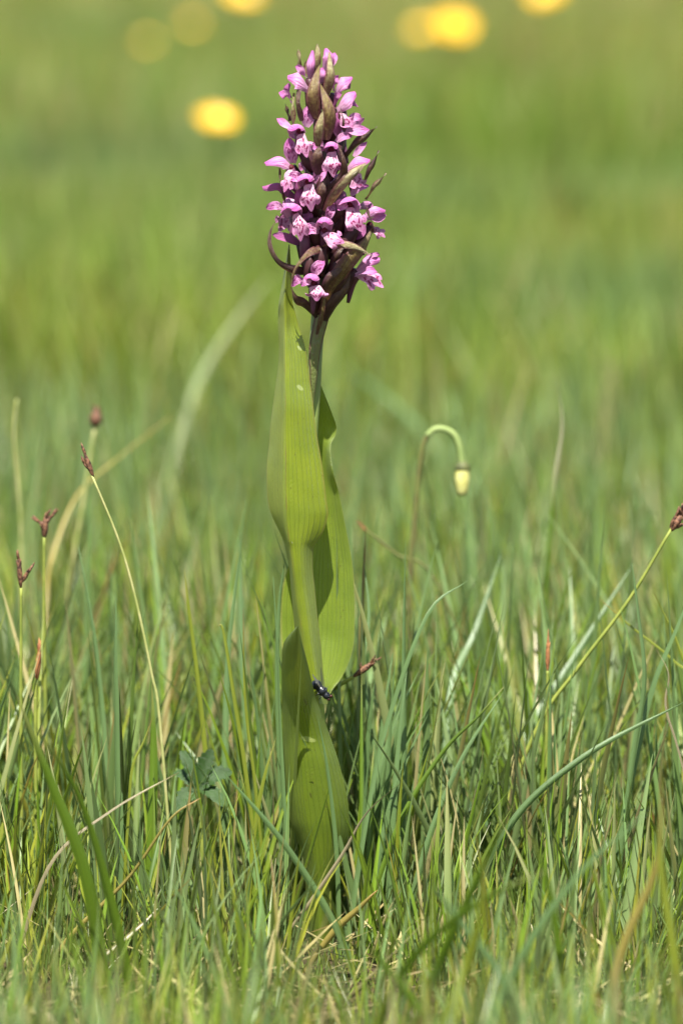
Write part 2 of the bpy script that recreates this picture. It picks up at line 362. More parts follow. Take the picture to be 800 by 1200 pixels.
def near_grass(name, ncent, y0, y1, per, spread, hr, wr, mix, label, leanr=(.02, .55), curvr=(0, .7), S=6, tipmix=.14):
    ce = sample_wedge(ncent, y0, y1); xy, rep, ang, rr = tufts(ce, per, spread); N = len(xy)
    th = rng.uniform(*hr, len(ce))
    H = th[rep]*rng.uniform(.45, 1.12, N); H = front_limit(xy, H)
    Wd = rng.uniform(*wr, N)*np.clip(H/.05, .45, 1.1)
    lean = leanr[0]+(leanr[1]-leanr[0])*rr*rng.uniform(.15, 1, N); curve = rng.uniform(*curvr, N)**1.0*rng.uniform(.1, 1, N)
    c0 = colours(N, mix, rep, len(ce)); c1 = c0*rng.uniform(.9, 1.25, (N, 1))
    dry = rng.uniform(0, 1, N) < tipmix; k = rng.uniform(.3, .95, (N, 1))
    tipc = np.where(rng.uniform(0, 1, (N, 1)) < .55, C_STRAW[None], C_RUST[None]); c1 = np.where(dry[:, None], c1*(1-k)+tipc*k, c1)
    dead = rng.uniform(0, 1, N) < .05; dc = C_STRAW[None]*rng.uniform(.6, 1.2, (N, 1))
    c0 = np.where(dead[:, None], dc, c0); c1 = np.where(dead[:, None], dc*1.05, c1)
    keep = ~((np.hypot(xy[:, 0]-.001, xy[:, 1]) < .0065)) & ~((xy[:, 1] < -.03) & (rng.uniform(0, 1, N) < .18))
    # the orchid's own leaves keep the nearest blades off its front
    o = blade_mesh(name, xy[keep], H[keep], Wd[keep], lean[keep], curve[keep], (ang+rng.normal(0, .5, N))[keep], c0[keep], c1[keep], S, 'grass', z0=GZ(xy[keep]))
    return tag(o, label, 'grass')
near_grass('meadow_grass', 3300, -.30, .75, (6, 14), .007, (.045, .082), (.0009, .0017),
           [(C_GREEN, .36), (C_GLAUC, .38), (C_YEL, .13), (C_DEEP, .13)], 'fine green meadow grass growing thickly all round the orchid')
near_grass('blue_green_sedge', 420, -.30, .75, (7, 15), .006, (.062, .098), (.0014, .0024),
           [(C_GLAUC, .75), (C_GLAUC*1.15, .25)], 'stiff blue-green sedge leaves rising above the finer grass', (.0, .42), (0, .55), 7, .1)
near_grass('short_undergrowth', 4200, -.32, .60, (6, 12), .009, (.010, .032), (.0007, .0014),
           [(C_GREEN, .33), (C_YEL, .15), (C_DEEP, .45), (C_OLIVE, .1)], 'short dense green undergrowth at the foot of the grass', (.1, 1.0), (0, .8), 4, .2)  # deep green weighted up: shade between the tuft bases put into the colour
# dry litter lying on the soil
def litter():
    xy = sample_wedge(3600, -.30, .6); N = len(xy); H = rng.uniform(.006, .030, N); 
    c = C_STRAW[None]*rng.uniform(.25, 1.0, (N, 1))*rng.uniform(.93, 1.07, (N, 3))
    o = blade_mesh('dry_litter', xy, H, rng.uniform(.0006, .0018, N), rng.uniform(1.05, 1.54, N), rng.uniform(-.25, .12, N), rng.uniform(0, 6.28, N), c, c*1.05, 4, 'grass', z0=GZ(xy)+.003+rng.uniform(0, .006, N))
    tag(o, 'pale dry straw and dead stems littering the soil between the grass', 'straw')
litter()
def far_grass(name, n, y0, y1, hr, wr, S, label, per=(5, 9), spread=.02, dry=.12, keel=False, margin=1.45):
    ce = sample_wedge(n, y0, y1, margin, .15); xy, rep, ang, rr = tufts(ce, per, spread); N = len(xy)
    patch = (1.3*nz2(ce, 2.6, 3.)+.6*nz2(ce, .8, 31.))[rep]; patch2 = (1.0*nz2(ce, 3.1, 9.)+.5*nz2(ce, .5, 41.))[rep]; tall = nz2(ce, 2.3, 17.)[rep]
    H = rng.uniform(*hr, N)*(1+.45*tall); Wd = rng.uniform(*wr, N)
    f = np.clip(.5+.9*patch, 0, 1)[:, None]; base = C_GREEN*f+C_GLAUC*(1-f)
    g2 = np.clip(.35+1.1*patch2, 0, 1)[:, None]; base = base*(1-g2*.55)+C_YEL*g2*.55
    c0 = base*rng.uniform(.75, 1.25, (N, 1)); c1 = c0*rng.uniform(.9, 1.3, (N, 1))
    pd = dry*(.5+1.5*np.clip(patch2+.4*patch+.3, 0, 1))
    dd = rng.uniform(0, 1, N) < pd; dc = np.where(rng.uniform(0, 1, (N, 1)) < .72, C_STRAW[None], C_RUST[None]*1.1)*rng.uniform(.6, 1.1, (N, 1))
    c0 = np.where(dd[:, None], .5*c0+.5*dc, c0); c1 = np.where(dd[:, None], dc, c1)
    o = blade_mesh(name, xy, H, Wd, .02+.5*rr*rng.uniform(.2, 1, N), rng.uniform(0, .6, N), ang, c0, c1, S, 'far_grass', keel, GZ(xy))
    tag(o, label, 'grass')
far_grass('meadow_sward', 7600, .70, 2.4, (.045, .105), (.0014, .0028), 3, 'mid-green sward stretching back behind the orchid', (6, 10), .014, .10, False, 2.1)
far_grass('distant_sward', 15500, 2.3, 7.0, (.05, .13), (.002, .0048), 2, 'soft olive and green sward farther across the meadow', (6, 10), .03, .30, False, 2.6)
far_grass('farthest_sward', 21000, 6.8, 45., (.08, .17), (.006, .015), 2, 'tan and green grass at the far side of the meadow', (5, 8), .10, .75, False, 2.6)

# ---------------------------------------------------------------- the orchid
orchid = empty('marsh_orchid', (0, 0, 0), 'tall pink flowered marsh orchid with bright green folded leaves', 'orchid')
mb = MB()
tube(mb, [P(376, 1125, 0), P(375, 1040, 0), P(371, 900, 0), P(366, 800, 0), P(357, 700, 0), P(356, 620, 0), P(361, 545, .001), P(367, 470, .001), P(370, 410, 0), P(373, 370, 0), P(376, 320, 0), P(377, 250, 0), P(375, 180, 0), P(371, 120, 0), P(370, 80, 0)],
     [.0028, .0028, .0026, .0024, .0022, .0020, .0018, .0016, .0016, .0017, .0018, .0017, .0014, .0010, .0006], 12, 60)
stem = mb.build('stem', 'stem', orchid)
# upper leaf, keeled: (py, five px across), with depths
L1 = [(286, (338.4, 338.6, 338.8, 339, 339.2)), (300, (335.8, 336.3, 337, 338.5, 340.2)), (330, (331, 332, 334.5, 338, 342)), (355, (326.5, 328, 333, 338, 343)),
      (370, (326, 329, 334, 340, 347)), (385, (326, 329.5, 334, 341, 351)), (407, (327, 330, 334, 345, 357.5)), (430, (326, 330, 334.2, 347, 361)), (452, (323, 328, 334.3, 348, 364)),
      (475, (320, 326, 334.5, 350, 367)), (497, (317, 325, 334.5, 351, 369.5)), (520, (315.5, 324, 334.7, 353, 373)), (542, (313, 323, 335, 355, 377)), (565, (312.6, 323, 335, 357, 380)),
      (587, (314, 324, 335.5, 358, 382.5)), (600, (317, 325.5, 336, 359, 384.4)), (611, (321.6, 328, 336.5, 358.5, 382.5)), (622, (327, 331, 337.5, 357, 379)), (634, (332, 335, 339, 355, 372)),
      (643, (334.5, 337, 341, 354, 367)), (667, (339, 340.5, 343.5, 355, 366.5)), (690, (341, 342.5, 346.5, 357, 369)), (712, (343, 345, 349.5, 360, 371)), (735, (345, 348, 353, 363, 373.5)),
      (757, (348, 351, 356, 366, 376)), (791, (351, 354, 360, 371, 379)), (825, (355, 358, 365, 375, 384))]
def d1(py):
    if py < 300: return (-3.5, -3.7, -4, -3.7, -3.5)
    if py <= 385: return (0, -2, -4.5, -3.4, -2.2)
    if py < 640:
        k = min(1, (py-385)/90); s = max(0, (py-590)/50)
        return tuple(a+(b-a)*k for a, b in zip((0, -2, -4.5, -3.4, -2.2), (1.8-2*s, -2.2-.5*s, -6.3+.6*s, -5.3, -3.2+.6*s)))
    k = min(1, (py-634)/60)
    return tuple(a+(b-a)*k for a, b in zip((-.2, -2.8, -5.6, -5.3, -2.4), (.2, -2.4, -4.9, -5.0, -1.8)))
mb = MB(); sheet(mb, [[P(x, py, z/1000) for x, z in zip(xs, d1(py))] for py, xs in L1], 110, 25)
leaf = mb.build('leaf', 'leaf', orchid); leaf['label'] = 'tall keeled upper leaf folded along its midrib'
# leaf behind on the right
L2 = [(438, 369.5, 370, 370.5), (459, 368, 371, 379), (482, 368, 373, 388), (500, 368, 374, 394), (511, 369, 375, 392.5), (520, 370, 375, 388), (533, 370, 376, 387.5), (554, 370, 377, 390.5),
      (574, 370, 378, 396), (592, 368, 378, 400), (608, 363, 378, 403), (634, 352, 378, 408), (663, 338, 377, 413), (694, 330, 376, 415), (720, 328.5, 376, 415.5), (744, 329, 375, 415), (762, 331, 374, 413),
      (780, 336, 373, 407), (796, 342, 372, 399), (809, 350, 371, 389), (829, 360, 371, 378)]
rows = []
for py, l, m_, r in L2:
    k = min(1, max(0, (py-438)/80)); b = max(0, min(1, (829-py)/90))
    dm = 3+3.0*k*b; dr = 2.5+(1.2*math.sin((py-480)/16.0) if 470 < py < 560 else 0)*1.3; dl = 3.0+1.5*k*b
    q1 = (m_+(r-m_)*.45, dm-.2-(dm-dr)*.25); q0 = (l+(m_-l)*.5, (dl+dm)/2+.5)
    rows.append([P(x, py, z/1000) for x, z in ((l, dl), q0, (m_, dm), q1, (m_+(r-m_)*.85, dr+.5), (r, dr))])
mb = MB(); sheet(mb, rows, 80, 21); o = mb.build('leaf', 'leaf_back', orchid); o['label'] = 'broad leaf behind the stem with a wavy upper margin'
# lower sheathing leaf, its tip leaning forward
L3 = [(734, 348, 348.6, 349.2), (746, 337, 347.5, 352), (757, 331.5, 346.5, 355), (780, 330, 347, 361), (802, 330.2, 348, 366), (820, 330.5, 349, 370.5), (840, 331, 351, 378.5), (865, 331.5, 354, 387.5),
      (890, 332.5, 357, 396), (915, 334, 360, 402.5), (940, 336, 363, 407.5), (965, 341, 366, 409.5), (980, 347, 368, 408), (1002, 354, 371, 402.5), (1027, 357, 373, 395), (1047, 358.5, 374, 390), (1090, 360, 375, 392), (1125, 361, 376, 393)]
dk = [(734, -23), (757, -20), (780, -16.5), (802, -13.3), (820, -11), (840, -9.2), (865, -7.8), (915, -7), (965, -6.2), (1002, -5.2), (1047, -4.2), (1125, -4.2)]
mb = MB(); rows = []
for py, l, m_, r in L3:
    dm = np.interp(py, [a for a, _ in dk], [b for _, b in dk]); wl = np.interp(py, [734, 757, 820, 900, 1000, 1125], [.5, 4, 6, 5.5, 5, 5.2]); wr_ = np.interp(py, [734, 757, 820, 900, 1000, 1125], [.3, 2, 3, 4.2, 5, 5.2])
    rows.append([P(x, py, z/1000) for x, z in ((l, dm+wl), (l+(m_-l)*.35, dm+wl*.42), (m_, dm), (m_+(r-m_)*.6, dm+wr_*.32), (r, dm+wr_))])
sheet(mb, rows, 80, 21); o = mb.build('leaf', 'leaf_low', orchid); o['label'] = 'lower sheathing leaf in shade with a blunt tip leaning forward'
# narrow stem leaf with purple margins under the flower spike
mb = MB(); ribbon(mb, [PM(p) for p in ((366.5, 474, -2.2), (368, 440, -3.2), (370, 408, -3.6), (377, 376, -3.4), (384, 350, -3.5), (389, 332, -3))], .0040, (.25, -1, 0), .9, [.12, .55, .85, 1, 1, .5], 24, 9)
mb.build('leaf', 'leaf_stem', orchid)

# bracts: spine px points root to tip with depth in mm, width px, material
BR = [([(349, 82, 2), (350, 70, 1), (349, 57.5, 1)], 6.5, 'l'), ([(366, 88, -1), (371, 68, -2), (371.8, 51, -1)], 10, 'l'), ([(382, 114, -6), (387.5, 86, -7.5), (385.5, 60.5, -5)], 12, 'l'),
      ([(370, 140, -8), (366.5, 108, -10), (374.8, 75, -7)], 16, 'm'), ([(383, 164, -9), (385.5, 130, -11), (375, 97.5, -9)], 16, 'm'), ([(353, 142, -8), (348, 120, -9), (352.5, 94, -7)], 8, 'd'),
      ([(343, 147, -6), (342, 127, -7), (344.5, 109, -6)], 7, 'l'), ([(339, 142, -2), (334, 122, -2)], 5.5, 'd'), ([(372, 172, -10), (374, 150, -12), (378.5, 128.5, -11)], 12, 'l'),
      ([(405.5, 162, -7), (403.5, 145, -8.5), (399.5, 127, -8)], 5, 'd'), ([(403, 187, 0), (420, 168, -1.5), (441.5, 148.5, -1)], 13, 'd'), ([(423, 222, -2), (434, 201, -3.5), (443.8, 176.5, -3)], 10, 'd'),
      ([(382, 223, -9), (402, 205, -12), (402.5, 186, -13.5), (395.5, 167, -13)], 8, 'd'), ([(382, 248, -8), (399, 222, -11.5), (414, 204, -11.5), (428.5, 191, -9)], 16, 'l'), ([(429, 234, -1), (440, 219, -2), (452.5, 203, -2)], 8.5, 'l'),
      ([(334, 238, -4), (329, 220, -7), (327.5, 197, -6)], 3.2, 'd'), ([(364, 317, -4), (344, 316, -7), (326, 307, -8), (316, 288, -8), (317.5, 268, -7), (331, 250, -6)], 10, 'd'),
      ([(379, 290, -8), (364, 295, -11), (351, 307, -11.5), (343.5, 321, -11), (341, 338, -10)], 9, 'm'), ([(376, 290, -8), (398, 285.5, -12), (418, 290, -12.5), (437, 300, -11)], 9.5, 'l'),
      ([(376, 366, -4), (392, 335, -8), (410, 307, -9.5), (428, 286, -8.5), (438.5, 264, -6)], 21, 'm'), ([(438, 272, -7), (434, 255, -8.5), (428, 240, -8.5)], 4, 'd'),
      ([(377, 348, -8), (387, 326, -10.5), (407.5, 307.5, -9)], 11, 'd'), ([(371, 374, -3), (357, 358, -6), (346, 350, -7.5), (341, 336, -7.5)], 11, 'd'), ([(371, 392, -4), (378, 365, -7), (380.5, 341, -8)], 5.5, 'm'),
      ([(379, 378, -3), (392, 355, -5), (404, 336, -5), (412, 318, -4)], 17, 'd'), ([(372, 205, -9), (371, 185, -11), (375, 170, -10)], 15, 'd'), ([(374, 245, -8), (376, 225, -10), (383, 208, -9)], 13, 'd'),
      ([(366, 320, -6), (356, 300, -8), (355, 280, -7)], 9, 'd'), ([(378, 325, -7), (376, 305, -9), (377, 288, -8)], 9, 'm'), ([(388, 320, -6), (396, 300, -8), (404, 288, -7)], 11, 'd'), ([(392, 262, -6), (402, 248, -8), (407, 232, -6)], 11, 'd')]
BL = [.85, 1, .8, .5, .3, .2, .03]
BP = [.45, .85, 1, .92, .72, .42, .03]
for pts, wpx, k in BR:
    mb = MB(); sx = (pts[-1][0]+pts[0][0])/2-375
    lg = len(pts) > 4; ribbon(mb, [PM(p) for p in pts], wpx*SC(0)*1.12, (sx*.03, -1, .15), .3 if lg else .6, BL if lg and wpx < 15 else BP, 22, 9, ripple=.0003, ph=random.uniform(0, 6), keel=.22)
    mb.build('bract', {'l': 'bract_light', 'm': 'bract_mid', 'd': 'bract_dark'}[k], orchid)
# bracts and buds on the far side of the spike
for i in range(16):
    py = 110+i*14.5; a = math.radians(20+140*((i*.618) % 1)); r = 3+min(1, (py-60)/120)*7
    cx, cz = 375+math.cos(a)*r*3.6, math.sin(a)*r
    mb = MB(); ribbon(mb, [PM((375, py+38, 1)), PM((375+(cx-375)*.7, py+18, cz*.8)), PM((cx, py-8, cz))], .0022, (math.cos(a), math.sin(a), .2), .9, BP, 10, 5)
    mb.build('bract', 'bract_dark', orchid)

# flowers ------------------------------------------------------------------
HOODP = [.55, .9, 1.05, 1.0, .75, .30]; SEPP = [.35, .75, 1, .95, .7, .12]; LIPP = [.5, .55, .7, .9, 1.05, 1.1, 1.0]
def lip_end(u):
    return 1-.16*abs(u)**1.5-.13*math.exp(-((abs(u)-.45)/.14)**2)+.10*math.exp(-(u/.2)**2)
PXM = SC(0)
def flower(hood=None, lip=None, sepals=(), facing=(0, -1, 0), hhint=None, spur=True, mirror=False, hcup=1.35, hmat='hood'):
    def Q(p):
        p = (751-p[0], p[1], -p[2]) if mirror else p
        return PM(p)
    fc = Vector(facing)
    if mirror: fc = Vector((-fc.x, -fc.y, fc.z))
    anchor = hood[0][0] if hood else (lip[0][0] if lip else sepals[0][0][0])
    # twisted ovary that carries the flower
    mb = MB(); a = Q(anchor); ax_ = PM((375, anchor[1]+34, 0))
    tube(mb, [ax_, ax_.lerp(a, .55)+Vector((0, 0, -.0022)), a], [.0010, .0016, .0015, .0009], 8, 8)
    root = mb.build('flower', 'ovary', orchid)
    if hood:
        pts, wpx = hood; mb = MB()
        hh = hhint or (0, .5, 1)
        if mirror: hh = (-hh[0], -hh[1], hh[2])
        ribbon(mb, [Q(p) for p in pts], wpx*1.1*PXM*hcup/max(.6, math.sin(min(1.57, hcup))), hh, hcup, HOODP, 13, 11, ripple=.0003, ph=random.uniform(0, 6))
        mb.build('hood', hmat, root)
    if lip:
        pts, wpx = lip; mb = MB()
        ribbon(mb, [Q(p) for p in pts], wpx*PXM*1.42, fc+Vector((0, 0, .25)), .6, LIPP, 11, 13, endf=lip_end, ripple=.00045, ph=random.uniform(0, 6))
        mb.build('lip', 'lip', root)
        s = Q(pts[0]); mb = MB(); back = Vector((fc.x, fc.y, 0)).normalized()*-1
        spindle(mb, s+Vector((0, 0, .0012))+back*.0016, s+Vector((0, 0, -.0008))+back*.0010, .00085); mb.build('throat', 'throat', root)
        if spur:
            mb = MB(); tube(mb, [s+back*.0008, s+back*.003+Vector((0, 0, -.0022)), s+back*.0038+Vector((random.uniform(-.001, .001), 0, -.0068))], [.0011, .0011, .0008, .0004], 8, 8)
            mb.build('spur', 'spur', root)
    for sp in sepals:
        pts, wpx = sp[0], sp[1]; k = sp[2] if len(sp) > 2 else 'sepal'
        mb = MB(); ribbon(mb, [Q(p) for p in pts], wpx*PXM*1.45, fc+Vector((0, 0, .35)), -.6, SEPP, 11, 9, ripple=.00025, ph=random.uniform(0, 6))
        mb.build('sepal', k, root)
LFT, RGT, FRT = (-.8, -.55, .1), (.8, -.55, .1), (0, -1, .1)
FL = [
 dict(hood=([(349, 157, -4.5), (347.5, 145.5, -7), (350, 150, -11)], 19), lip=([(352, 157, -8.5), (356, 169, -11), (359, 182, -11)], 15), sepals=[([(341, 151, -6), (333, 145, -5.5), (324.5, 138.5, -4)], 7, 'hood'), ([(359, 149, -7), (361, 136, -7.5), (361, 124, -6.5)], 12)], facing=(.15, -1, 0)),
 dict(hood=([(389, 178, -5), (388, 166, -8), (389, 171, -12)], 17), lip=([(388, 178, -9), (389, 191, -12), (390.5, 205, -11.5)], 17), sepals=[([(381, 172, -7), (373, 171, -8), (366, 169, -7.5)], 11), ([(394, 166, -7.5), (402, 160, -8), (413, 159, -7)], 7, 'hood')]),
 dict(hood=([(343, 195, -3.5), (330, 184.5, -6), (310, 190.5, -7.5)], 19), hhint=(.1, -.45, 1), lip=([(338, 199, -6.5), (337, 211, -8.5), (333.5, 223, -8.5)], 12), sepals=[([(344, 191, -5), (341, 177, -6.5), (339, 161.5, -6)], 13)], facing=(-.45, -.9, 0)),
 dict(hood=([(404, 200, -5), (416, 185.5, -8), (433.5, 187, -8)], 19), hhint=(-.3, -.55, 1), lip=([(418, 203, -5), (421, 212, -7), (424, 220, -7)], 16), sepals=[([(414, 183, -7), (421, 175, -7), (429.5, 166, -6)], 6, 'hood')], facing=(.35, -.9, 0)),
 dict(hood=([(361, 102, -4.5), (351, 88, -7), (337, 88.5, -6.5)], 24), hhint=(.2, -.6, 1), sepals=[([(359, 91, -5), (353, 82, -5.5), (346.5, 77.5, -4.5)], 7, 'hood'), ([(343, 120, -4.5), (336, 112, -6), (327, 108, -5.5)], 9, 'hood'), ([(342, 114, -4), (338, 106, -5.5), (338, 97, -5)], 9, 'sepal_dark')], facing=LFT),
 dict(hood=([(391, 110, -4), (399, 93, -6), (412, 90, -5)], 18), hhint=(-.3, -.6, 1), sepals=[([(390, 107, -4.5), (391, 96, -5), (397, 88.5, -4)], 7, 'hood'), ([(403, 106, -4), (407, 100, -4), (410.5, 96, -3.5)], 6, 'sepal_dark')], facing=RGT),
 dict(hood=([(394, 127, -5), (404, 112, -7), (416, 107.5, -6.5)], 21), hhint=(-.3, -.6, 1), sepals=[([(391, 126, -6), (393, 115, -7), (399.5, 108.5, -6)], 7, 'sepal_dark'), ([(403, 121, -5), (410, 120, -5.5), (420, 125.5, -5)], 8)], facing=RGT),
 dict(lip=([(402, 130, -6), (406, 139, -8), (412, 148, -8)], 13), sepals=[([(409, 140, -6), (416, 137.5, -6.5), (423.5, 139.5, -6)], 8, 'hood'), ([(405, 152, -6), (418, 153, -7.5), (432.5, 152, -7)], 10, 'hood'), ([(396, 160, -5), (394, 145, -6.5), (396, 132, -6)], 11, 'sepal_dark')], facing=(.45, -.9, 0)),
 dict(hood=([(359, 216, -5.5), (358, 203.5, -8.5), (359, 209, -12.5)], 19), lip=([(361, 216, -9.5), (363, 230, -12), (364.5, 245, -11.5)], 17), sepals=[([(352, 209, -8), (346, 207, -9), (338.5, 208, -8)], 10), ([(368, 214, -8), (375, 204, -9), (381.5, 191, -8)], 11)]),
 dict(hood=([(348, 230, -1), (328, 216, -2.5), (307.5, 219.5, -3)], 13), hhint=(.1, -.6, .9), hmat='sepal_dark', sepals=[([(353, 233, -2), (344, 222, -4), (335, 218, -4)], 16, 'sepal_dark')], facing=LFT),
 dict(hood=([(345, 252, -5), (341, 238, -8), (337.5, 243.5, -12)], 23), lip=([(345, 251, -9), (351, 264, -11.5), (352, 280, -11)], 14), sepals=[([(331, 244, -7), (322, 241, -7.5), (312, 244.5, -6.5)], 8), ([(352, 240, -6), (352, 230, -7), (355, 222, -6)], 10, 'sepal_dark'), ([(356, 250, -5), (361, 254, -6), (365, 259, -6)], 9, 'sepal_dark')], facing=(-.2, -1, 0)),
 dict(hood=([(407, 247, -5.5), (410, 231, -9), (417, 234.5, -12.5)], 23), lip=([(411, 243, -9.5), (416, 256, -12.5), (423, 269, -12)], 19), sepals=[([(406, 238, -9), (400, 240, -10), (394.5, 244, -9)], 10, 'hood'), ([(411, 229, -6), (420, 220, -7), (432, 218, -6)], 7, 'hood')], facing=(.25, -1, 0)),
 dict(hood=([(423, 255, -4), (437, 243.5, -6), (451.5, 247, -5.5)], 12), hhint=(-.1, -.7, .9), sepals=[([(430, 258, -4), (442, 256, -5), (452, 251.5, -4.5)], 8, 'hood')], facing=RGT),
 dict(lip=([(436, 266, -2.5), (443, 270, -4), (450, 277, -4)], 10), sepals=[([(425, 262, -4), (422, 272, -5), (415, 280, -4)], 9, 'sepal_dark')], facing=(.4, -.8, .2)),
 dict(hood=([(380, 272, -6.5), (380, 254.5, -10), (380, 260, -13.5)], 18), lip=([(381, 273, -10.5), (390, 279, -13.5), (401, 283.5, -13.5)], 16), sepals=[([(383, 257, -8), (387, 248, -9), (391.5, 237.5, -8)], 8), ([(374, 271, -8.5), (364, 268, -10), (353, 273.5, -9)], 11)], facing=(.1, -1, .1)),
 dict(sepals=[([(351, 286, -4), (336, 279, -6), (319.5, 275, -6)], 9, 'sepal_dark')], facing=(-.2, -1, .2)),
 dict(hood=([(366, 333, -6.5), (364, 320.5, -9.5), (362, 326, -13)], 18), lip=([(368, 335, -10), (371, 343, -12.5), (371, 351, -12.5)], 19), sepals=[([(356, 328, -9), (348, 328, -10.5), (341, 335.5, -9.5)], 8), ([(367, 323, -9), (372, 313, -10), (379.5, 304.5, -9)], 10), ([(364, 332, -11), (358, 331, -12.5), (352.5, 335, -12)], 6, 'hood')], facing=(.05, -1, .05)),
 dict(hood=([(417, 316, -3), (430, 302, -5), (445, 303, -4.5)], 18), hhint=(-.2, -.7, .9), lip=([(421, 322, -4), (434, 324, -6.5), (447, 335, -6.5)], 17), sepals=[([(428, 303, -4), (437, 299, -5), (444.5, 298.5, -4)], 5, 'hood'), ([(416, 323, -5), (430, 318, -7.5), (442, 319, -7.5)], 9, 'hood')], facing=(.5, -.75, .2)),
 # buds at the top
 dict(hood=([(362, 92, -3), (363, 76, -4.5), (366, 59, -3)], 9), hhint=(-.2, -1, .2), hcup=2.0, facing=FRT, sepals=[([(366, 92, -2), (361, 80, -3), (361, 70, -3)], 8, 'bract_light')]),
 dict(hood=([(380, 84, -3), (383, 68, -4.5), (381.5, 56.5, -3)], 12), hhint=(-.2, -1, .2), hcup=1.9, facing=FRT, sepals=[([(385, 80, -2), (390, 70, -3), (392, 61.5, -2)], 8, 'hood'), ([(376, 98, -4), (376, 88, -5), (378, 79, -4)], 8, 'hood')]),
]
for f in FL: flower(**f)
for i in (1, 8, 10, 11, 14, 16, 0): flower(**{**FL[i], 'mirror': True})
mb = MB(); tube(mb, [PM((354, 270, -6)), PM((357, 282, -8)), PM((357.5, 298, -7)), PM((361, 312, -5))], [.0009, .0013, .0013, .0009], 8, 9); mb.build('spur', 'spur', orchid)
# a few ovaries showing between the flowers
for a, b in (((386, 330, -4), (400, 296, -6)), ((366, 335, -4), (362, 300, -7)), ((374, 322, -5), (377, 290, -8)), ((380, 240, -5), (378, 200, -8)), ((384, 210, -4), (396, 170, -5)), ((368, 200, -5), (352, 168, -4)), ((392, 300, -4), (420, 262, -5)), ((360, 250, -4), (352, 215, -4)), ((372, 290, -5), (368, 255, -7)), ((382, 345, -3), (408, 315, -5))):
    mb = MB(); tube(mb, [PM(a), (PM(a)+PM(b))*.5+Vector((0, -.001, 0)), PM(b)], [.0012, .0019, .0017, .0010], 8, 8); mb.build('ovary', 'ovary', orchid)

# ---------------------------------------------------------------- fly on the sheath
def fly():
    o = empty('fly', PM((374, 812, -8)), 'small black fly with reddish head sitting where the sheath leaf meets the stem', 'fly')
    a, b = PM((366.5, 798, -7.2)), PM((386, 819, -8.2)); ax_ = (b-a)
    mb = MB(); tube(mb, [a, a+ax_*.25, a+ax_*.5, a+ax_*.75, b], [.0002, .0010, .0013, .00125, .0009, .0010, .00125, .0012, .0008, .0009, .0008, .0002], 12, 30)
    mb.build('body', 'fly', o)
    for s in (-1, 1):
        mb = MB(); c = b+Vector((.0002, -.0003, .0002))-ax_*.02+Vector((s*.0003, -s*.0002, s*.0004)); spindle(mb, c-Vector((.0003, 0, -.0003)), c+Vector((.0003, 0, -.0003)), .0004); mb.build('eye', 'fly_eye', o)
    for q in (((378, 808, -8.6), (377, 795, -10), (375.5, 782, -10.5)), ((377, 808, -8), (371, 798, -9.5), (366, 790, -9.5))):
        mb = MB(); ribbon(mb, [PM(p) for p in q], .0010, (1, -.3, 0), .1, [.3, .8, 1, .9, .3], 7, 3); mb.build('wing', 'wing', o)
    for t, dx, dy in ((.45, -5, 4), (.55, -6, 8), (.7, -5, 9), (.55, 5, -4), (.65, 6, -2), (.78, 5, 3)):
        p = a+ax_*t; mb = MB(); k = Vector((dx*PXM, -.0008, -dy*PXM*.5)); e = Vector((dx*1.3*PXM, .0012, -dy*PXM))
        tube(mb, [p, p+k, p+e], [.00013, .0001, .00008], 5, 6); mb.build('leg', 'fly', o)
fly()

# ---------------------------------------------------------------- single stems, heads and blades told apart
def to_ground(p): return Vector((p.x, p.y, gz(p.x, p.y)-.002))
def stalk(name, pts, Y, r, label, cat, mat, heads=(), hmat='sedge_head', hr=.0009, group=None, lean=0.0):
    w_ = [P(x, y, Y+lean*i/(len(pts)-1)) for i, (x, y) in enumerate(pts)]
    d = w_[0]-w_[1]; foot = to_ground(w_[0]+Vector((d.x, d.y, 0))*min(2.0, max(0, w_[0].z/max(.004, -d.z if d.z < 0 else .02))*.6))
    o = empty(name, foot, label, cat, group); mb = MB()
    tube(mb, [foot]+w_, [r*1.25, r*1.1, r, r*.8], 6, 24); mb.build('stem', mat, o)
    for h in heads:
        mb = MB(); a, b = P(*h[0], Y+lean), P(*h[1], Y+lean-.0005*0); k = h[2] if len(h) > 2 else 1
        n = 5
        spindle(mb, a, b, hr*k, 8, 8)
        for i in range(int(6*min(1.4, k))):
            t = random.uniform(.1, .85); q = a.lerp(b, t); dr = Vector((random.uniform(-1, 1), random.uniform(-1, 1), random.uniform(.2, 1))).normalized()
            spindle(mb, q, q+dr*hr*(2.0 if k > .85 else .7)+(b-a).normalized()*hr*(1.6 if k > .85 else 2.6), hr*.45, 5, 4, [.3, 1, .8, .1])
        mb.build('seed_head', hmat, o)
    return o
stalk('sedge_spike', [(25, 850), (25, 770), (25, 689)], .014, .00045, 'upright sedge stem with a forked dark brown head', 'sedge', 'sedge_stem', [((25, 691), (21.5, 644), .75), ((25.5, 683), (36.5, 665), .6)])
stalk('sedge_spike', [(54, 850), (52, 740), (52, 628)], .04, .0005, 'sedge stem with a spiky cross-shaped brown head', 'sedge', 'sedge_stem', [((52, 632), (54, 600), 1.0), ((51, 616), (62, 604), .7), ((53, 616), (45, 611), .7)])
stalk('sedge_spike', [(80, 700), (96, 600), (112, 498)], .17, .0006, 'pale stout sedge stem topped by a bristly brown head', 'sedge', 'sedge_pale', [((112, 502), (113.5, 476), 2.0)])
stalk('sedge_spike', [(188, 850), (178, 790), (160, 705), (140, 635), (108, 557)], .008, .00033, 'long thin sedge stem arching over with a narrow brown head', 'sedge', 'sedge_pale', [((110, 560), (97, 525), .75), ((106, 552), (95, 538), .4)])
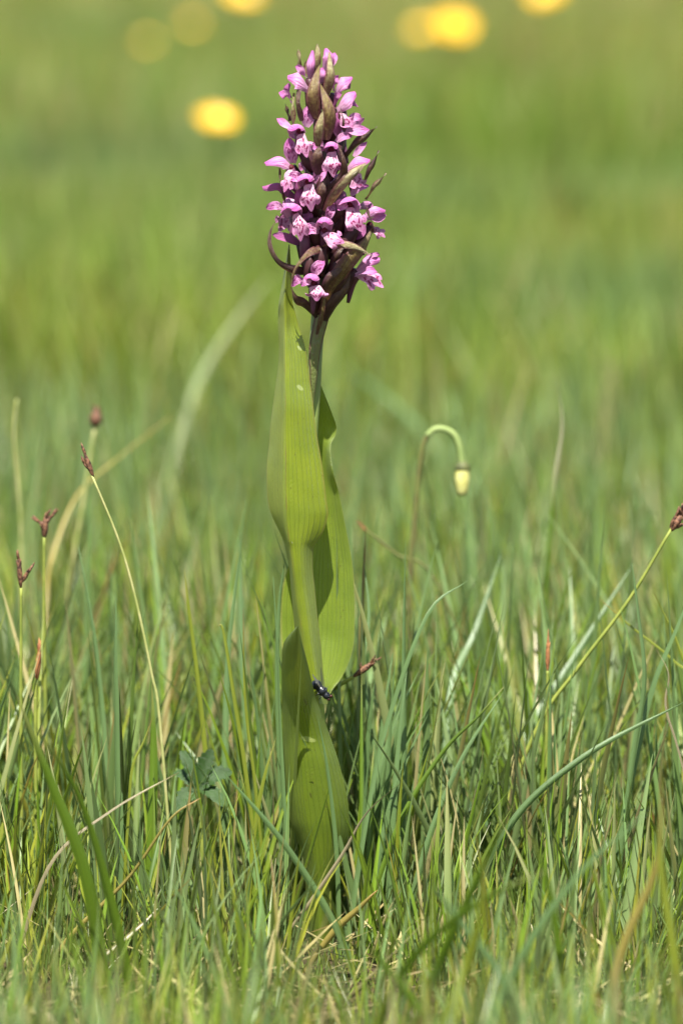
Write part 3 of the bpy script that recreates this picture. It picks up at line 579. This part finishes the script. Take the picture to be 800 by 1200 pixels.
stalk('sedge_spike', [(622, 868), (675, 785), (735, 705), (786, 620)], .016, .00045, 'sedge stem slanting across the grass to a dark tufted head', 'sedge', 'sedge_stem', [((785, 623), (802, 598), 1.1), ((784, 618), (797, 596), .6), ((786, 619), (803, 614), .6)])
stalk('sedge_spike', [(372, 818), (392, 806), (414, 793)], .012, .0006, 'sedge stem poking out sideways behind the orchid with brown head', 'sedge', 'sedge_stem', [((412, 794), (447, 770), .9)])
stalk('rush_shoot', [(640, 860), (641, 815), (641, 786)], .016, .00045, 'slim upright shoot with a straight rusty tip', 'shoot', 'sedge_stem', [((641, 790), (642, 737), .7)], 'rust', .0008)
stalk('rush_shoot', [(42, 850), (42, 815), (43, 795)], .014, .00045, 'short upright shoot with a rusty tip beside the forked sedge', 'shoot', 'sedge_stem', [((43, 800), (48, 750), .8)], 'rust', .0009)
stalk('dry_stalk', [(26, 700), (24, 600), (17, 515), (20, 468)], .16, .0004, 'pale withered stalk standing behind the sedges', 'stalk', 'sedge_pale')
stalk('red_stem', [(520, 700), (462, 648), (420, 614)], .10, .00035, 'thin brown stem with reddish tip leaning towards the orchid', 'stem', 'stalk', [((432, 624), (419, 613), .5)], 'rust', .0007)

# nodding bud
hb = empty('hawkbit', to_ground(P(480, 700, .10)), 'nodding pale yellow bud on a hooked stalk', 'flower bud')
Y = .10; mb = MB()
tube(mb, [to_ground(P(480, 760, Y)), P(480, 690, Y), P(485, 620, Y), P(490, 560, Y), P(495, 524, Y), P(502, 508, Y)], [.0008, .0008, .0007, .0007], 8, 24); mb.build('stalk', 'stalk', hb)
mb = MB(); tube(mb, [P(500, 511, Y), P(508, 503.5, Y), P(519, 502.5, Y), P(531, 509, Y), P(538, 524, Y), P(541.5, 547, Y)], [.0008, .0008, .0009, .0010], 8, 20); mb.build('stalk_hook', 'stalk_top', hb)
mb = MB(); spindle(mb, P(541.5, 541, Y), P(541.5, 581, Y), .0019, 10, 9, [.5, .95, 1, 1, .95, .85, .55]); bud = mb.build('bud', 'bud', hb)
mb = MB(); spindle(mb, P(541.5, 540, Y), P(541.5, 555, Y), .0020, 10, 6, [.4, .95, 1, .6]); mb.build('calyx', 'bud_cup', bud)
for i in range(8):
    a = i*math.pi/4; c = P(541.5, 546, Y)+Vector((math.cos(a), math.sin(a), 0))*.0016; e = P(541.5, 579, Y)+Vector((math.cos(a), math.sin(a), 0))*.0014
    mb = MB(); ribbon(mb, [c, c.lerp(e, .5)+Vector((math.cos(a), math.sin(a), 0))*.0005, e], .0013, (math.cos(a), math.sin(a), 0), .5, None, 7, 3); mb.build('petal', 'bud', bud)

# buttercups farther back
def buttercup(px, py, Y, r, label, yaw, tilt):
    c = P(px, py, Y); foot = to_ground(c+Vector((r*.8, .01, 0)))
    o = empty('buttercup', foot, label, 'buttercup', 'buttercups in the meadow behind the orchid'); mb = MB()
    tube(mb, [foot, foot.lerp(c, .55)+Vector((r*.3, 0, 0)), c], [.0012, .001, .0009], 6, 10); mb.build('stalk', 'sedge_stem', o)
    up = Vector((math.sin(tilt)*math.sin(yaw), -math.sin(tilt)*math.cos(yaw), math.cos(tilt))); q = up.to_track_quat('Z', 'Y').to_matrix()
    for k in range(5):
        a = k*2*math.pi/5+yaw; e = q @ Vector((math.cos(a), math.sin(a), 0))
        mb = MB(); ribbon(mb, [c, c+e*r*.5+up*r*.08, c+e*r+up*r*.42], r*1.25, -up, .6, [.25, .7, 1, 1.05, .95, .5], 8, 5); mb.build('petal', 'butter', o)
    mb = MB(); spindle(mb, c, c+up*r*.38, r*.28, 8, 5, [.6, 1, 1, .8, .3]); mb.build('centre', 'butter_mid', o)
buttercup(253, 147, 1.35, .0105, 'golden yellow buttercup lowest and nearest of the blurred flowers', .3, .45)
buttercup(531, 36, 2.1, .0135, 'bright yellow buttercup blurred beside a dimmer one', .2, .7)
buttercup(495, 38, 3.3, .011, 'dim yellow buttercup just behind a brighter one', -.3, .5)
buttercup(280, 0, 2.3, .0135, 'yellow buttercup cut by the photo edge above the flower spike', .5, .5)
buttercup(641, -2, 2.2, .0125, 'yellow buttercup cut by the photo edge farther along the meadow', -.4, .6)
buttercup(225, 31, 4.2, .009, 'faint distant buttercup melting into the green', .1, .4)
buttercup(173, 51, 4.0, .0075, 'faintest distant buttercup melting into the green', .1, .4)

# single grass blades (px points root to tip, depth at root, depth at tip, width px, colour, label)
GL, GR_, YG = tuple(C_GLAUC*1.12), tuple(C_GREEN), tuple(C_YEL)
ST, RU = tuple(C_STRAW), tuple(C_RUST)
def tint_mat(name, c, c2, start=.80):
    m = NT(name); u, v = m.uv(); nz = m.n('TexNoise', {'Vector': m.vec(m.math('MULTIPLY', u, 22.0), m.math('MULTIPLY', v, 3.0), m.rnd()), 'Scale': 1.0, 'Detail': 3.0}).outputs[0]
    bl = m.n('TexNoise', {'Vector': m.n('TexCoord').outputs['Object'], 'Scale': 70.0, 'Detail': 3.0}).outputs[0]
    col = m.mix(m.math('ADD', m.math('MULTIPLY', nz, .6), m.math('MULTIPLY', bl, .4)), tuple(x*.5 for x in c), tuple(x*1.4 for x in c))
    col = m.mix(m.val(v, [(start, 0), (min(.99, start+.19), .9)]), col, c2)
    return m.thin(col, .36, m.mix(.5, col, (.9, 1., .35), 'MULTIPLY'), .4, .09, nz, .5, .0002)
BM = {'g': tint_mat('blade_blue_green', GL, GL), 'n': tint_mat('blade_green', GR_, (.3, .3, .08)), 'y': tint_mat('blade_yellow_green', YG, (.36, .34, .08)), 's': tint_mat('blade_straw', (.34, .28, .16), ST), 'r': tint_mat('blade_rusty', YG, RU), 'q': tint_mat('blade_bleached', GR_, (.52, .47, .30), .5), 'p': tint_mat('blade_pale', (.33, .38, .18), (.40, .42, .24)), 'o': tint_mat('blade_orange', (.38, .30, .07), (.45, .24, .06))}
def blade(pts, y0, y1, wpx, k, label, group=None, cup=.5, face=None):
    n = len(pts); w_ = [P(x, y, y0+(y1-y0)*i/(n-1)) for i, (x, y) in enumerate(pts)]
    if w_[0].z > .002:
        d = w_[0]-w_[1]; k_ = min(3.0, w_[0].z/max(.004, -d.z))*.85; q_ = w_[0]+Vector((d.x, d.y, 0))*k_; w_.insert(0, Vector((q_.x, q_.y, gz(q_.x, q_.y)-.003)))
    else: w_[0] = Vector((w_[0].x, w_[0].y, min(w_[0].z, -.002)))
    f = face or (random.uniform(-.7, .7), -1, .25); mb = MB()
    ribbon(mb, w_, wpx*SC((y0+y1)/2), f, cup, [.7, .9, 1, 1, .95, .85, .65, .4, .04], 26, 5, keel=.25, ripple=.0001, ph=random.uniform(0, 6), twist=random.uniform(-.7, .7))
    base = w_[0].copy(); o = mb.build('grass_blade', BM[k])
    o.data.transform(Matrix.Translation(-base)); o.location = base
    return tag(o, label, 'grass blade', group)
G1 = 'upright blue-green blades beside the orchid'
for b in [([(334, 1000), (328, 870), (325, 780), (320, 676)], -.006, -.004, 7.5, 'g', 'blue-green blade standing close against the sheath leaf of the orchid'),
          ([(330, 960), (325, 800), (327, 710), (334, 655)], .004, .004, 6, 'g', 'slender blue-green blade crossing just behind its twin at the orchid'),
          ([(397, 1105), (394, 1000), (384, 905), (372, 838)], -.014, -.016, 6, 'g', 'thin blue-green blade crossing the front of the sheath leaf'),
          ([(424, 1150), (385, 1070), (330, 985), (262, 905)], -.035, -.045, 9, 'g', 'blurred blue-green blade slanting across the orchid foot'),
          ([(290, 1065), (296, 985), (308, 915), (324, 862)], -.020, -.022, 7, 'y', 'yellow-green blade leaning towards the orchid'),
          ([(335, 1098), (365, 1055), (402, 1000), (432, 950), (482, 908)], -.016, -.020, 4.5, 's', 'long tan dead stem crossing the orchid foot'),
          ([(352, 1135), (392, 1092), (420, 1065), (442, 1043)], -.030, -.034, 9, 'o', 'orange-tipped dying blade at the orchid foot'),
          ([(470, 1080), (474, 930), (473, 780), (475, 632)], .004, .006, 9, 'g', 'broad upright blue-green blade tallest of the tuft right of the orchid'),
          ([(408, 1090), (430, 950), (452, 850), (500, 720), (548, 680)], -.006, .0, 8, 'g', 'long blue-green blade leaning away from the orchid to a fine tip'),
          ([(262, 1010), (264, 880), (268, 760), (286, 610)], .02, .03, 9, 'g', 'tall broad blue-green blade standing left of the orchid'),
          ([(138, 990), (136, 880), (134, 780), (136, 700)], .0, .002, 15, 'g', 'broadest dark blue-green blade standing among the fine grass'),
          ([(110, 1000), (122, 900), (112, 760), (92, 640)], .03, .04, 10, 'g', 'pale blue-green blade bending to its tip behind the sedge heads'),
          ([(242, 900), (232, 800), (222, 720), (216, 667)], .012, .012, 6, 'y', 'bleached yellow-tipped blade pointing straight up'),
          ([(290, 920), (275, 820), (262, 740), (255, 733)], .0, .0, 5, 'y', 'narrow pale blade tipped with straw colour'),
          ([(120, 1130), (100, 1020), (62, 920), (20, 815)], -.06, -.075, 17, 'n', 'wide bright green blurred blade slanting through the foreground'),
          ([(150, 1150), (125, 1040), (90, 930), (40, 850)], -.07, -.085, 13, 'n', 'wide green blurred blade lying next to the widest one'),
          ([(178, 980), (180, 890), (178, 800)], -.002, -.002, 12, 'n', 'broad grass-green blade standing upright'),
          ([(540, 1120), (590, 980), (680, 890), (810, 818)], -.018, -.010, 10, 'g', 'long arching blue-green blade sweeping towards the meadow side'),
          ([(470, 1110), (500, 990), (540, 890), (590, 810)], -.014, -.010, 8, 'g', 'blue-green blade slanting up through the sharp grass'),
          ([(430, 1075), (470, 960), (520, 880), (560, 840), (590, 805)], -.008, -.006, 6, 'n', 'narrow green blade curving over the tuft'),
          ([(480, 1230), (520, 1120), (570, 1010), (608, 930)], -.14, -.16, 15, 'n', 'very blurred green blade rising in the foreground'),
          ([(430, 1240), (480, 1130), (560, 1060), (640, 1020)], -.15, -.17, 14, 'n', 'very blurred green blade leaning low in the foreground'),
          ([(560, 1240), (610, 1120), (680, 1020), (760, 950)], -.13, -.15, 12, 'g', 'very blurred blue-green blade in the foreground'),
          ([(700, 1230), (730, 1110), (770, 1010), (775, 900)], -.14, -.15, 12, 'o', 'very blurred brownish blade in the foreground'),
          ([(800, 1230), (790, 1120), (775, 1020), (772, 960)], -.15, -.15, 13, 'y', 'very blurred pale blade at the meadow side'),
          ([(500, 1250), (540, 1150), (560, 1080), (570, 1000)], -.16, -.17, 13, 'y', 'very blurred yellowish blade standing in the foreground'),
          ([(620, 1250), (590, 1150), (540, 1080), (500, 1030)], -.15, -.16, 12, 'g', 'very blurred blue-green blade crossing other foreground blades'),
          ([(540, 1260), (480, 1170), (440, 1120), (420, 1090)], -.16, -.17, 11, 'n', 'very blurred short green blade leaning towards the orchid foot'),
          ([(660, 1250), (655, 1120), (640, 1030), (615, 965)], -.13, -.14, 10, 'n', 'very blurred slim green blade standing in the foreground'),
          ([(812, 830), (795, 760), (775, 715), (760, 684)], .01, .012, 3.5, 'r', 'thin rust-red tipped blade beside the slanting sedge'),
          ([(840, 830), (790, 775), (740, 735), (700, 700)], .02, .02, 3.5, 'r', 'thin rust-red tipped blade lying across the slanting sedge'),
          ([(300, 930), (290, 850), (286, 790), (285, 712)], .0, .0, 4, 'r', 'dark red tipped blade standing left of the orchid'),
          ([(740, 900), (755, 800), (748, 720), (740, 660)], .0, .002, 7, 'g', 'blue-green blade with a straight fine tip beside the slanting sedge'),
          ([(745, 880), (765, 800), (790, 740), (815, 680)], .004, .004, 9, 'g', 'bright blue-green blade leaning out past the slanting sedge'),
          ([(800, 900), (780, 830), (783, 790), (768, 760)], .0, .0, 3, 's', 'thin curled straw beside the blue-green blades'),
          ([(20, 1120), (60, 1010), (130, 950), (210, 905)], -.03, -.04, 6, 's', 'pale dead stem arching over the foreground grass'),
          ([(80, 1100), (150, 1030), (200, 960), (235, 935)], -.035, -.04, 5, 'o', 'yellowing thin blade lying over the grass'),
          ([(150, 960), (155, 900), (168, 870), (180, 838)], -.01, -.01, 4, 'r', 'rust-tipped thin blade among the fine grass'),
          ([(292, 900), (285, 780), (283, 700), (280, 610)], .05, .06, 9, 'g', 'soft blue-green blade standing behind the tall broad one'),
          ([(520, 900), (530, 800), (556, 740), (590, 640)], .06, .09, 10, 'g', 'soft blue-green blade behind the hooked bud'),
          ([(440, 900), (425, 790), (432, 720), (425, 650)], .02, .03, 6, 'g', 'fine blue-green blade just behind the broad orchid leaf'),
          ([(590, 960), (620, 860), (680, 760), (742, 660)], .05, .08, 12, 'g', 'broad soft blade slanting behind the rusty shoot'),
          ([(52, 720), (60, 655), (90, 580), (140, 535), (200, 488)], .15, .22, 5.5, 'o', 'long arching brownish blade behind the sedges'),
          ([(215, 500), (245, 424), (285, 365), (322, 318)], .52, .62, 7, 'p', 'pale blurred blade slanting behind the orchid'),
          ([(638, 740), (645, 640), (651, 562), (659, 500), (653, 448)], .125, .13, 8, 'q', 'green stalk bleached pale and slightly bent at its top'),
          ([(560, 600), (500, 510), (440, 455), (400, 430)], .55, .65, 10, 'g', 'pale blurred green blade slanting behind the orchid stem')]:
    blade(b[0], b[1], b[2], b[3], b[4], b[5])
# the tuft right of the orchid
for i in range(16):
    x0 = 428+random.gauss(0, 12); lean = random.uniform(-.35, 1.0); h = random.uniform(190, 330); xt = x0+lean*80+18; y0 = random.uniform(-.008, .012)
    blade([(x0, 1085), (x0+(xt-x0)*.25, 1085-h*.4), (x0+(xt-x0)*.6, 1085-h*.75), (xt, 1085-h)], y0, y0+random.uniform(-.006, .01), random.uniform(5, 9), (K_ := 'gggn'[i % 4]), {'g': 'blue-green blade of the dense tuft growing right of the orchid foot', 'n': 'plain green blade among the blue-green ones right of the orchid foot'}[K_], 'blades of the tuft right of the orchid')
for i in range(10):
    x0 = 308+random.gauss(0, 10); lean = random.uniform(-.7, .4); h = random.uniform(150, 300); xt = x0+lean*50; y0 = random.uniform(.0, .014)
    blade([(x0, 1060), (x0+(xt-x0)*.25, 1060-h*.4), (x0+(xt-x0)*.6, 1060-h*.75), (xt, 1060-h)], y0, y0+random.uniform(-.006, .01), random.uniform(4, 8), (K_ := 'ggn'[i % 3]), {'g': 'narrow blue-green blade of the thin tuft left of the orchid foot', 'n': 'narrow plain green blade of the thin tuft left of the orchid foot'}[K_], 'blades of the tuft left of the orchid')

# toothed leafy herb among the grass
def toothed(mb, a, b, wd, hint):
    n = 13; sp = cr([a, a.lerp(b, .5)+Vector((0, 0, .0012)), b], n); t = (b-a).normalized(); s = t.cross(Vector(hint)).normalized(); nn = s.cross(t); rows = []
    for i, p in enumerate(sp):
        v = i/(n-1); wv = wd*.5*math.sin(math.pi*min(.97, .08+v*.9))**.7*(1.12 if i % 2 else .86)
        rows.append([p+s*wv*u+nn*abs(u)*wv*.35+(t*wv*.25*abs(u) if i % 2 else Vector()) for u in (-1, -.5, 0, .5, 1)])
    mb.grid(rows)
def herb(px, py, Y, label, legs):
    c = P(px, py, Y); o = empty('leafy_herb', to_ground(c), label, 'herb'); mb = MB()
    tube(mb, [to_ground(c), c.lerp(to_ground(c), .4)+Vector((.001, 0, 0)), c], [.0008, .0007, .0006], 6, 8); mb.build('stem', 'sedge_stem', o)
    for (ex, ey, dY, wd) in legs:
        mb = MB(); toothed(mb, c, P(ex, ey, Y+dY), wd*PXM, (.2, -.7, .7)); mb.build('leaf', 'herb', o)
herb(232, 925, .012, 'dark green herb with toothed leaves tucked low in the grass', [(205, 905, .004, 22), (212, 880, .002, 20), (248, 878, .0, 20), (272, 905, -.002, 24), (262, 945, -.006, 20), (206, 952, -.006, 22)])
herb(560, 960, .02, 'small green herb with toothed leaves half hidden in the grass', [(540, 945, .0, 14), (578, 940, .0, 14), (570, 975, -.004, 14)])
# round pale leaf in the foreground
o = empty('clover', to_ground(P(36, 1215, -.07)), 'small pale round leaf low in the foreground grass', 'leaf'); c = P(36, 1187, -.07); mb = MB()
tube(mb, [o.location.copy(), c.lerp(o.location, .5)+Vector((.001, 0, 0)), c], [.0005, .0005, .0004], 6, 8); mb.build('stem', 'sedge_stem', o)
mb = MB(); ribbon(mb, [c+Vector((0, .001, .0025)), c+Vector((0, -.001, 0)), c+Vector((0, -.002, -.003))], .0055, (0, -1, .6), .4, [.5, .9, 1, .9, .5], 9, 7); mb.build('leaf', 'roundleaf', o)
